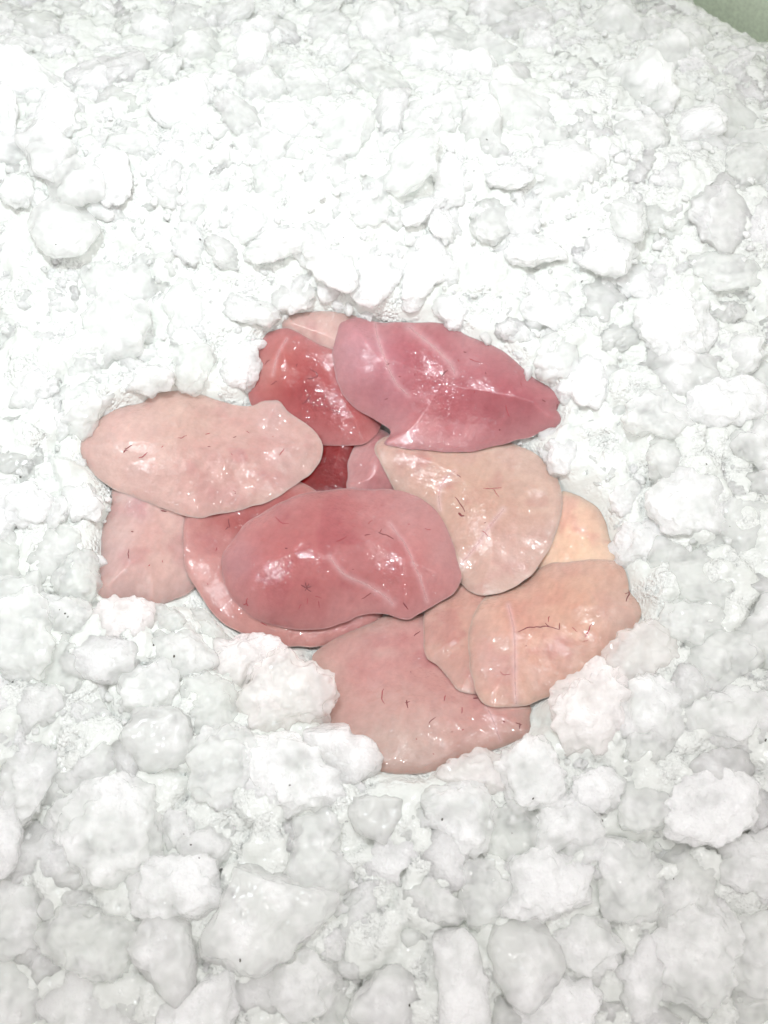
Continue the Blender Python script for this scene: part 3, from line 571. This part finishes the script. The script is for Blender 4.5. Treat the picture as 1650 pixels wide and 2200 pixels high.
 ([(40,285),(75,272),(115,275),(150,320),(145,345),(110,375),(75,360),(55,320)],'s',.6,"smooth pale ice lump at the upper left with a slanting right side"),
 ([(105,385),(140,340),(185,365),(215,385),(210,420),(165,430),(125,420)],'s',.5,"smooth ice lump directly below the slanting one at the upper left"),
 ([(100,450),(150,440),(200,485),(170,530),(110,540),(75,490)],'s',.5,"pale ice lump, lowest of the three smooth ones stacked at the upper left"),
 ([(220,335),(260,330),(275,380),(260,425),(225,420),(210,370)],'f',.3,"upright ice lump right of the three smooth ones at the upper left"),
 ([(10,395),(40,378),(65,390),(60,430),(30,440),(5,420)],'f',.3,"small ice lump at the left edge of the upper left group"),
 ([(620,155),(650,140),(690,160),(700,200),(665,215),(630,205)],'f',.5,"rounded ice lump near the top, left of centre, beside two dark pits"),
 ([(1260,560),(1280,510),(1330,510),(1360,540),(1345,575),(1300,580)],'f',.5,"bright round ice lump between grey pits, above the mauve fillet to the right"),
 ([(1345,900),(1365,860),(1420,850),(1460,880),(1490,910),(1440,930),(1370,920)],'f',.4,"white ice lump right of the pointed end of the mauve fillet"),
 ([(1480,870),(1520,820),(1600,830),(1650,860),(1620,900),(1560,905),(1500,900)],'f',.4,"white ice lump further right, level with the pointed end of the mauve fillet"),
 ([(1380,690),(1430,640),(1500,660),(1530,710),(1490,760),(1420,750)],'f',.4,"large white ice lump right of the mauve fillet's upper edge"),
 ([(1590,930),(1650,900),(1680,960),(1650,1000),(1600,970)],'f',.5,"white ice lump cut by the right edge, level with the peach fillet"),
 ([(1400,1080),(1440,1030),(1520,1040),(1560,1100),(1500,1140),(1430,1130)],'f',.4,"broad white ice lump right of the peach orange slice"),
 ([(255,800),(270,775),(320,790),(360,800),(350,830),(300,838),(265,830)],'c',.2,"clear ice lump behind the upper edge of the left fillet"),
 ([(0,1070),(50,1045),(90,1060),(110,1100),(70,1120),(0,1110)],'f',.4,"white ice lump at the left edge, left of the left fillet's lower side"),
 ([(80,1085),(130,1075),(135,1105),(110,1135),(80,1120)],'f',.4,"small cream ice lump beside a dark crack at the left"),
 ([(130,1050),(180,1045),(210,1060),(212,1100),(190,1110),(140,1100)],'f',.4,"rounded ice lump touching the left fillet's lower left side"),
]
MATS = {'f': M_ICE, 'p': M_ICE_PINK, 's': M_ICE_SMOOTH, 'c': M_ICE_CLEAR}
HS = np.maximum(H, ice_h(GXX, GYY))
def ground(x, y):
    x = np.asarray(x, float); y = np.asarray(y, float)
    inn = (x > GX0) & (x < GX0 + GS * (GNX - 1)) & (y > GY0) & (y < GY0 + GS * (GNY - 1))
    return np.where(inn, gsample(HS, x, y), ice_h(x, y))
taken = []
for li, (poly, look, lift, label) in enumerate(LUMPS):
    pc = np.array(poly, float); c0 = pc.mean(0)
    z = 0.0
    for _ in range(8):
        x, y = unproj(c0[0], c0[1], z); z = .5 * z + .5 * float(ice_h(x, y) + .004)
    ps = px_size(x, y, z); size = (np.ptp(pc[:, 0]) + np.ptp(pc[:, 1])) * .5 * ps
    hz = size * (.25 if look != 's' else .24)
    zc = float(np.max([z, np.mean(ground(*unproj(pc[:, 0], pc[:, 1], z)))])) + hz * lift * .8
    ox, oy = unproj(*catmull(poly, 120).T, zc); cx_, cy_ = unproj(c0[0], c0[1], zc)
    th = np.arctan2(oy - cy_, ox - cx_); R = np.hypot(ox - cx_, oy - cy_); od = np.argsort(th); th = th[od]; R = R[od]
    th = np.concatenate([th - 2 * np.pi, th, th + 2 * np.pi]); R = np.tile(R, 3)
    n, fc = ICO6 if size > .026 else ICO5
    P = lump(n, lambda t: np.interp(t, th, R) * 1.19, hz, size, 900 + li, .75 if look == 's' else 1.6, 5, (.70, .96))
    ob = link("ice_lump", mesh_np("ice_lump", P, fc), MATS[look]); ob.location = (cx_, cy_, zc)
    tag(ob, label, "ice lump", G_ICE)
    taken.append((float(cx_), float(cy_), size * .5))
# further lumps, placed where nothing stands yet
TEMPL = []
for k in range(18):
    r_ = np.random.default_rng(40 + k); ph = r_.uniform(0, 6.28, 5); am = np.array([.16, .12, .09, .06, .04]) * r_.uniform(.4, 1.2, 5); el = r_.uniform(.66, 1.0)
    rad = lambda t, ph=ph, am=am, el=el: .5 / np.sqrt(np.cos(t) ** 2 + (np.sin(t) / el) ** 2) * (1 + sum(am[i] * np.cos((i + 2) * t + ph[i]) for i in range(5)))
    P = lump(ICO5[0], lambda t: rad(t) * .022, .0072, .022, 300 + k, 1.4, 6, (.66, .95)) / .022
    TEMPL.append(mesh_np("ice_lump", P, ICO5[1]))
TM = {}
for k, me in enumerate(TEMPL):
    for lk in 'fsc':
        m2 = me if lk == 'f' else me.copy()
        m2.materials.clear(); m2.materials.append(MATS[lk]); TM[(k, lk)] = m2
# distance in photo pixels from every spot to the nearest fish (0 inside)
QS = 12; qx = np.arange(-60, 1720, QS); qy = np.arange(-60, 2280, QS); QX, QY = np.meshgrid(qx, qy); QD = np.full(QX.shape, 1e9)
for pl in FISH_POLY:
    QD = np.minimum(QD, np.where(inside(QX, QY, pl), 0, dist_poly(QX, QY, pl[::3])))
def fish_dist(px, py):
    return QD[int(min(max((py + 60) / QS, 0), len(qy) - 1)), int(min(max((px + 60) / QS, 0), len(qx) - 1))]
def on_ice(px, py):
    z = 0.0
    for _ in range(3):
        x, y = unproj(px, py, z); z = float(ice_h(x, y))
    return float(x), float(y), z
LAND = [("the mauve fillet", 960, 830), ("the left fillet", 430, 980), ("the reddish round fillet", 620, 830), ("the peach fillet", 1080, 1100), ("the right-hand fillet", 1190, 1370),
        ("the bottom fish slice", 900, 1520), ("the lower left fish slice", 300, 1200), ("the bin wall", 1600, 30), ("the top left corner", 0, 0), ("the top edge middle", 780, 0),
        ("the top right corner", 1330, 60), ("the three smooth lumps", 140, 410), ("the lump beside dark pits", 660, 180), ("the bright round lump", 1310, 545),
        ("the right edge's middle", 1650, 1150), ("the left edge's middle", 0, 1080), ("the round matte lump", 335, 1585), ("the pink-tinged frosty lump", 615, 1510), ("the smooth white lump", 0, 1780),
        ("the tooth-shaped lump", 350, 2065), ("the largest whitish lump", 575, 1970), ("the finger-shaped lump", 990, 2110), ("the diamond-shaped lump", 1120, 2060), ("the dome-shaped frosty lump", 1230, 1770),
        ("the cream white right lump", 1490, 1480), ("the biggest bluish lump", 1500, 2030), ("the bottom left corner", 0, 2200), ("the bottom right corner", 1650, 2200)]
filled = []
nplaced = 0; target_n = 300 - len(LUMPS); tries = 0
while nplaced < target_n and tries < 16000:
    tries += 1
    px = rng.uniform(-30, 1680); py = rng.uniform(-20, 2230)
    if px > 1470 and py < 130 and (px - 1470) * .7 > py * .9: continue
    x, y, z = on_ice(px, py); ps = px_size(x, y, z)
    size = (rng.uniform(.019, .032) if tries < 2500 else rng.uniform(.015, .023) if tries < 8000 else rng.uniform(.010, .016))
    if fish_dist(px, py) < .40 * size / ps: continue
    if any((x - a) ** 2 + (y - b) ** 2 < ((size * .5 + c) * .74) ** 2 for a, b, c in taken): continue
    look = str(rng.choice(['f', 's', 'c'], p=[.48, .22, .30] if py > 1000 else [.70, .18, .12]))
    ob = bpy.data.objects.new("ice_lump", TM[(int(rng.integers(18)), look)]); COL.objects.link(ob)
    big = size * 1.28
    ob.scale = (big, big, big * rng.uniform(.55, .85) * (.7 if py < 720 else 1)); ob.location = (x, y, z + size * (rng.uniform(-.10, .10) - (.05 if py < 720 else 0)))
    ob.rotation_euler = (rng.normal() * .28, rng.normal() * .28, rng.uniform(0, 6.28))
    filled.append((ob, px, py, size, look))
    taken.append((x, y, size * .5)); nplaced += 1
words = {}
for ob, px, py, size, look in filled:
    nm, lx, ly = min(LAND, key=lambda q: (q[1] - px) ** 2 + (q[2] - py) ** 2)
    dx, dy = px - lx, py - ly
    d = "right of" if dx > 2 * abs(dy) else "left of" if -dx > 2 * abs(dy) else "below" if dy > 2 * abs(dx) else "above" if -dy > 2 * abs(dx) else ("below and " if dy > 0 else "above and ") + ("right of" if dx > 0 else "left of")
    key = (dict(f="frosty", s="smooth", c="clear greyish")[look] + " ice lump " + d + " " + nm)
    words.setdefault(key, []).append((math.hypot(dx, dy), ob))
ORD = ["nearest one", "second nearest", "third nearest", "fourth nearest", "fifth nearest", "sixth nearest", "seventh nearest", "eighth nearest", "ninth nearest", "tenth nearest", "eleventh nearest", "twelfth nearest", "thirteenth nearest", "fourteenth nearest"]
for key, obs in words.items():
    obs.sort(key=lambda q: q[0])
    for i_, (_, ob) in enumerate(obs):
        tag(ob, key + ("" if len(obs) == 1 else ", " + ORD[min(i_, 13)]), "ice lump", G_ICE)

# ------------------------------------------------------------------ smaller pieces of ice between and under the lumps
def small(k, base, rough):
    p_ = np.random.default_rng(k).uniform(0, 6, 3)
    return lump(base[0], lambda t: .01 * (1 + .2 * np.cos(2 * t + p_[0]) + .14 * np.cos(3 * t + p_[1]) + .08 * np.cos(5 * t + p_[2])), .0072, .02, 600 + k, rough, 8, (.55, .93)) / .02
FRB = [small(k, ICO4, 1.2) for k in range(10)]; FRS = [small(k, ICO3, .8) for k in range(10, 20)]; FRT = [small(k, ICO2, .4) for k in range(20, 30)]; f2 = np.array(ICO2[1])
VV = []; FF = []; off = 0; fb = np.array(ICO4[1]); fs = np.array(ICO3[1])
for (count, shapes, ft, lo, hi, z0, z1) in ((420, FRB, fb, .009, .015, -.005, .001), (900, FRS, fs, .003, .008, -.003, .003), (2200, FRT, f2, .0018, .0042, -.001, .0045)):
    cnt = 0
    while cnt < count:
        px = rng.uniform(-40, 1690); py = rng.uniform(-30, 2240)
        if px > 1480 and py < 120 and (px - 1480) * .7 > py: continue
        x, y, z = on_ice(px, py); sz = rng.uniform(lo, hi)
        if fish_dist(px, py) < .5 * sz / px_size(x, y, z): continue
        M = np.array(Matrix.Rotation(rng.uniform(0, 6.28), 3, 'Z') @ Matrix.Rotation(rng.normal() * .5, 3, 'X'))
        V_ = (shapes[int(rng.integers(10))] * sz) @ M.T + np.array([x, y, z + rng.uniform(z0, z1)])
        VV.append(V_); FF.append(ft + off); off += len(V_); cnt += 1
cnt = 0; tr_ = 0                     # crumbs that press against the edge of the fish
while cnt < 26 and tr_ < 40000:
    tr_ += 1
    px = rng.uniform(160, 1400); py = rng.uniform(660, 1680); d_ = fish_dist(px, py)
    if not (0 < d_ < 26): continue
    x, y, z = on_ice(px, py); z = float(ground(x, y)); sz = rng.uniform(.002, .012)
    M = np.array(Matrix.Rotation(rng.uniform(0, 6.28), 3, 'Z') @ Matrix.Rotation(rng.normal() * .5, 3, 'X'))
    V_ = (FRS[int(rng.integers(10))] * sz * np.array([1, rng.uniform(.6, 1), .7])) @ M.T + np.array([x, y, z + rng.uniform(.0, .002)])
    VV.append(V_); FF.append(fs + off); off += len(V_); cnt += 1
o = link("crushed_ice", mesh_np("crushed_ice", np.vstack(VV), np.vstack(FF)), M_ICE_BITS)
tag(o, "small crushed ice pieces filling the gaps between the larger lumps", "ice", None, "stuff")

# ------------------------------------------------------------------ dirt specks
SPK = [(1518,997),(1628,790),(1568,1131),(1390,1000),(1447,1888),(622,1687),(516,2063),(395,1792),(428,1843),(374,1410),(330,1386),(128,1310),(140,1318),(146,1325),(44,1025),(1046,300),(1250,605),(738,510),(583,640),(560,655),(430,515),(1145,1716),(1294,1763),(950,1760),(1645,1590),(410,1815),(350,640),(120,525),(1100,1790),(880,2160)]
bm = bmesh.new()
dg_ = bpy.context.evaluated_depsgraph_get(); dg_.update()
for (px, py) in SPK:
    a = (px - CX) / F_PX; b = (CY - py) / F_PX
    d = Vector((a, FWD[1] + b * UPV[1], FWD[2] + b * UPV[2])).normalized()
    hit, loc, nrm, *_ = scene.ray_cast(dg_, Vector(CAM), d)
    if not hit: continue
    r = random.uniform(.00022, .0005)
    res = bmesh.ops.create_icosphere(bm, subdivisions=1, radius=1)
    Mx = Matrix.Translation(loc) @ nrm.to_track_quat('Z', 'Y').to_matrix().to_4x4() @ Matrix.Rotation(random.uniform(0, 6), 4, 'Z') @ Matrix.Diagonal((r * random.uniform(.8, 2.0), r, r * .4, 1))
    bmesh.ops.transform(bm, matrix=Mx, verts=res["verts"])
me = bpy.data.meshes.new("dirt_specks"); bm.to_mesh(me); bm.free()
tag(link("dirt_specks", me, M_SPECK), "tiny dark dirt specks scattered over the ice", "dirt", None, "stuff")

# ------------------------------------------------------------------ the bin that holds the ice
def bin_path(off):
    pts = [(-.34 - off, -.27)] + [(-.34 - off, .30)]
    pts += [(-.28 + (.06 + off) * math.cos(t), .32 + (.06 + off) * math.sin(t)) for t in np.linspace(math.pi, math.pi / 2, 8)]
    pts += [(.12 + (.13 + off) * math.cos(t), .25 + (.13 + off) * math.sin(t)) for t in np.linspace(math.pi / 2, 0, 22)]
    pts += [(.25 + off + .07, -.27)]
    return np.array(pts)
def wall_mesh(offs_z):         # list of (offset, z) profile, swept along the path, closed
    rings = [np.column_stack([bin_path(o_), np.full(len(bin_path(o_)), z_)]) for o_, z_ in offs_z]
    m = len(rings); n = len(rings[0]); V = np.stack(rings, 1).reshape(-1, 3); Fc = []
    for i in range(n - 1):
        for j in range(m): Fc.append([i * m + j, i * m + (j + 1) % m, (i + 1) * m + (j + 1) % m, (i + 1) * m + j])
    Fc.append(list(range(m))); Fc.append([(n - 1) * m + j for j in range(m)][::-1])
    return V, Fc
root = bpy.data.objects.new("ice_bin", None); COL.objects.link(root); root.location = (0, 0, -.12); root.empty_display_size = .02
tag(root, "pale green plastic bin wall behind the ice in the top right corner", "bin")
V, Fc = wall_mesh([(0, -.12), (0.004, .075), (.012, .075), (.008, -.12)]); link("wall", mesh_np("wall", V - np.array([0, 0, -.12]), Fc), M_BIN, root)
V, Fc = wall_mesh([(-.002, .076), (-.002, .084), (.0, .087), (.02, .087), (.022, .084), (.022, .076)]); link("rim", mesh_np("rim", V - np.array([0, 0, -.12]), Fc), M_BIN, root)
me = mesh_np("floor", [(-.35, -.28, 0), (.33, -.28, 0), (.33, .40, 0), (-.35, .40, 0), (-.35, -.28, -.006), (.33, -.28, -.006), (.33, .40, -.006), (-.35, .40, -.006)], [[0, 1, 2, 3], [7, 6, 5, 4], [0, 4, 5, 1], [1, 5, 6, 2], [2, 6, 7, 3], [3, 7, 4, 0]], False)
link("floor", me, M_BIN, root)
print("lumps", len(LUMPS), nplaced, "tries", tries)
